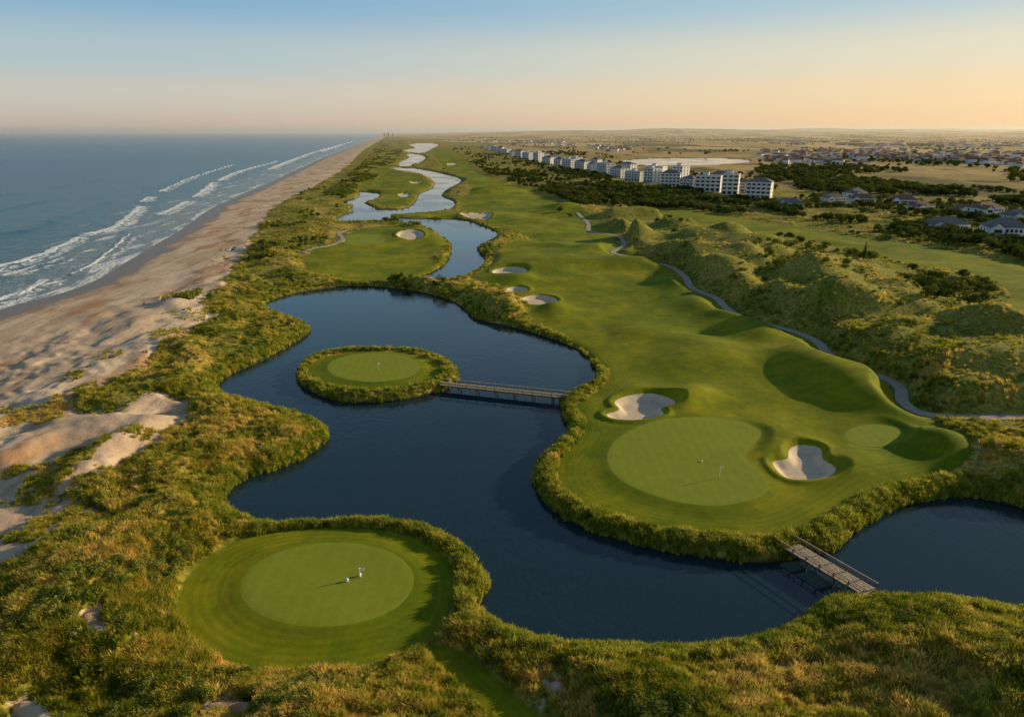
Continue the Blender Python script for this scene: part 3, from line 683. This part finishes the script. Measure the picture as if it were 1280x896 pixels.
def house(w,d,h,roofh,seed,rm):
    random.seed(seed); m=MB()
    m.box(-w/2,w/2,-d/2,d/2,-1.5,h,0)
    e=.7; A=[(-w/2-e,-d/2-e,h+.003),(w/2+e,-d/2-e,h+.003),(w/2+e,d/2+e,h+.003),(-w/2-e,d/2+e,h+.003)]
    r=max(0.5,w/2-d/2); p=(-r,0,h+roofh); q=(r,0,h+roofh)
    m.face([A[0],A[1],q,p],2); m.face([A[1],A[2],q],2); m.face([A[2],A[3],p,q],2); m.face([A[3],A[0],p],2); m.face([A[3],A[2],A[1],A[0]],3)
    ww=w*.32; x0=-w/2+w*.08
    m.box(x0,x0+ww,-d/2-3.2,-d/2-.01,-1.5,h-.3,0)
    g=[(x0-.5,-d/2-3.8,h-.29),(x0+ww+.5,-d/2-3.8,h-.29),(x0+ww/2,-d/2-3.8,h+roofh*.6)]; g2=[(a,0,c) for a,_,c in g]
    m.face([g[0],g[2],g2[2],g2[0]],2); m.face([g[2],g[1],g2[1],g2[2]],2); m.face([(g[0][0]+.5,-d/2-3.2,h-.3),(g[1][0]-.5,-d/2-3.2,h-.3),(g[2][0],-d/2-3.2,h+roofh*.5)],0)
    m.box(w*.22,w*.22+1,1,2,h+.5,h+roofh+1.0,4)
    fl_=2 if h>4.5 else 1
    for f in range(fl_):
        for k in range(5):
            x=-w/2+w*.46+k*w*.105
            m.box(x,x+w*.07,-d/2-.03,-d/2+.2,f*2.9+.7,f*2.9+2.2,1)
        m.box(x0+ww*.2,x0+ww*.8,-d/2-3.23,-d/2-3.0,f*2.9+.6,f*2.9+2.2,1)
        for s in (-1,1):
            for k in (-.25,.2):
                xa,xb=sorted((s*(w/2+.03),s*(w/2-.2))); m.box(xa,xb,d*k-.7,d*k+.7,f*2.9+.8,f*2.9+2.2,1)
    m.box(w*.02,w*.12,-d/2-.05,-d/2-.031,0,2.2,4)
    m.box(-w*.05,w*.45,-d/2-2.2,-d/2-.04,2.75,2.9,3)
    for k in range(4): xx=-w*.03+k*w*.155; m.box(xx,xx+.2,-d/2-2.1,-d/2-1.9,-1,2.74,3)
    return m.mesh('beach_house',[mwall,mglass,rm,mslab,mstone])
HV=[house(20,12,5.8,3.6,1,mroof2),house(24,13,3.4,3.8,2,mroof),house(18,12,6,4,3,mroof),house(22,13,3.4,4,4,mroof2)]
random.seed(9)
for (x,y,k,rz,s) in [(985,261,1,-.3,.95),(1075,256,0,-.2,1),(1068,250,2,.3,1),(1128,254,3,-.4,1),(1180,287,1,-.15,1.0),(1228,272,0,.25,1.1),(1252,299,2,-.35,1.15),(1205,268,3,-.2,.9),(1040,252,1,.1,.8),(1150,262,3,.2,.8),(1275,275,1,-.1,1),(1330,310,0,.2,1.1)]:
    X,Y=G(x,y,1.5); z=hgt(X,Y); o=bpy.data.objects.new('beach_house',HV[k]); o.location=(X,Y,z+.2); o.rotation_euler[2]=rz; o.scale=(s,s,s); scene.collection.objects.link(o)
# distant town
m=MB()
def town(px,n,lo,hi):
    z=zone(px,3); pts=pick(z*1.0*ss(vnoise(Xf/120,Yf/200,81),-.3,.2)*(ld>8),n)
    for p in pts:
        w=random.uniform(lo,hi); d=w*random.uniform(.6,1); h=random.uniform(4,8); X=Matrix.Translation(p)@Matrix.Rotation(random.uniform(-.6,.6),4,'Z')
        mi=random.choice([0,0,3,4]); m.box(-w/2,w/2,-d/2,d/2,-2,h,mi,X)
        a=[X@Vector(q) for q in ((-w/2-.5,-d/2-.5,h+.01),(w/2+.5,-d/2-.5,h+.01),(w/2+.5,d/2+.5,h+.01),(-w/2-.5,d/2+.5,h+.01),(-w/4,0,h+3),(w/4,0,h+3))]
        for f in ((0,1,5,4),(1,2,5),(2,3,4,5),(3,0,4)): m.face([a[i] for i in f],2)
        for k in range(3):
            x=-w/2+w*(k+.5)/3; m.box(x-.8,x+.8,-d/2-.05,-d/2,1,2.6,1,X)
town([(940,190),(1100,188),(1280,192),(1280,210),(1130,208),(960,204)],300,10,22)
town([(940,176),(1280,180),(1280,186),(980,184)],100,20,45)
town([(600,176),(700,178),(800,186),(760,192),(640,182)],90,15,30)
m.obj('distant_town',[mwall,mglass,mroof2,mslab,mstone])
for (x,w,h) in [(481,28,35),(486,24,50),(492,34,32)]:
    X,Y=G(x,171,2); mm=MB(); mm.box(-w/2,w/2,-12,12,-5,h,0); mm.box(-w/2-1,w/2+1,-13,13,h+.01,h+2,2); mm.box(-5,5,-5,5,h+2.01,h+7,0)
    for f in range(int(h/4)-1): mm.box(-w/2+2,w/2-2,-12.2,-12,3+f*4,5+f*4,1)
    mm.obj('distant_tower_block',[mwall,mglass,mroof],(X,Y,2))
print('bld',time.time()-T0)

# ---------------------------------------------------------------- light
EL=math.radians(15.5); AZ=math.radians(68)
Sv=Vector((math.sin(AZ)*math.cos(EL),math.cos(AZ)*math.cos(EL),math.sin(EL)))
l=bpy.data.lights.new('sun','SUN'); l.energy=5.0; l.angle=math.radians(0.5); l.color=(1.0,0.80,0.48)
lo_=bpy.data.objects.new('sun',l); lo_.rotation_euler=Sv.to_track_quat('Z','Y').to_euler(); lo_.location=(300,200,300); scene.collection.objects.link(lo_)
w=bpy.data.worlds.new('World'); scene.world=w; w.use_nodes=True; nt=w.node_tree; nt.nodes.clear()
class WB(NB):
    def __init__(s,nt): s.nt=nt
b=WB(nt)
sk=nt.nodes.new('ShaderNodeTexSky'); sk.sky_type='NISHITA'; sk.sun_disc=False; sk.sun_elevation=EL; sk.sun_rotation=AZ; sk.altitude=50; sk.air_density=1.0; sk.dust_density=1.0; sk.ozone_density=1.5
bg1=b.n('ShaderNodeBackground',{0:sk.outputs[0],1:0.10})
d=b.n('ShaderNodeTexCoord').outputs['Generated']; sp_=b.n('ShaderNodeSeparateXYZ',{0:b.n('ShaderNodeVectorMath',{0:d},operation='NORMALIZE').outputs[0]})
az=b.mr(sp_.outputs[0],-0.65,0.75); el=b.math('MAXIMUM',sp_.outputs[2],0.0)
def ramp(cols):
    r=nt.nodes.new('ShaderNodeValToRGB'); e=r.color_ramp.elements
    e[0].position=cols[0][0]; e[0].color=(*cols[0][1],1); e[1].position=cols[-1][0]; e[1].color=(*cols[-1][1],1)
    for p,c in cols[1:-1]: x=e.new(p); x.color=(*c,1)
    r.color_ramp.interpolation='EASE'; nt.links.new(el,r.inputs[0]); return r.outputs[0]
Lc=ramp([(0.0,(0.64,0.50,0.42)),(0.045,(0.60,0.58,0.52)),(0.09,(0.44,0.56,0.61)),(0.16,(0.21,0.43,0.64)),(0.45,(0.11,0.20,0.33)),(1.0,(0.055,0.095,0.17))])
Rc=ramp([(0.0,(1.0,0.61,0.29)),(0.045,(0.97,0.71,0.41)),(0.09,(0.84,0.75,0.54)),(0.16,(0.46,0.62,0.68)),(0.45,(0.17,0.25,0.34)),(1.0,(0.055,0.095,0.17))])
bg2=b.n('ShaderNodeBackground',{0:b.mix(az,Lc,Rc),1:1.0})
ms=b.n('ShaderNodeMixShader',{0:0.88,1:bg1.outputs[0],2:bg2.outputs[0]})
wo=nt.nodes.new('ShaderNodeOutputWorld'); nt.links.new(ms.outputs[0],wo.inputs[0])
# distant haze bank
mh=M('haze_material'); mh.use_nodes=True; nt=mh.node_tree; nt.nodes.clear(); o=nt.nodes.new('ShaderNodeOutputMaterial'); vs=nt.nodes.new('ShaderNodeVolumeScatter')
vs.inputs['Color'].default_value=(1.0,0.84,0.66,1); vs.inputs['Density'].default_value=1/14000; vs.inputs['Anisotropy'].default_value=0.3
nt.links.new(vs.outputs[0],o.inputs['Volume'])
m=MB(); m.box(-80000,80000,1500,75000,-20,150,0); m.obj('atmosphere_haze',[mh])
# ---------------------------------------------------------------- camera
cam=bpy.data.cameras.new('camera'); cam.sensor_width=36; cam.lens=36*F/1280; cam.clip_end=200000; cam.clip_start=0.5
co=bpy.data.objects.new('camera',cam); co.location=(0,0,H); co.rotation_euler=(math.pi/2-P,0,0); scene.collection.objects.link(co); scene.camera=co
scene.view_settings.view_transform='Standard'; scene.view_settings.look='None'; scene.view_settings.exposure=0
print('done',time.time()-T0)
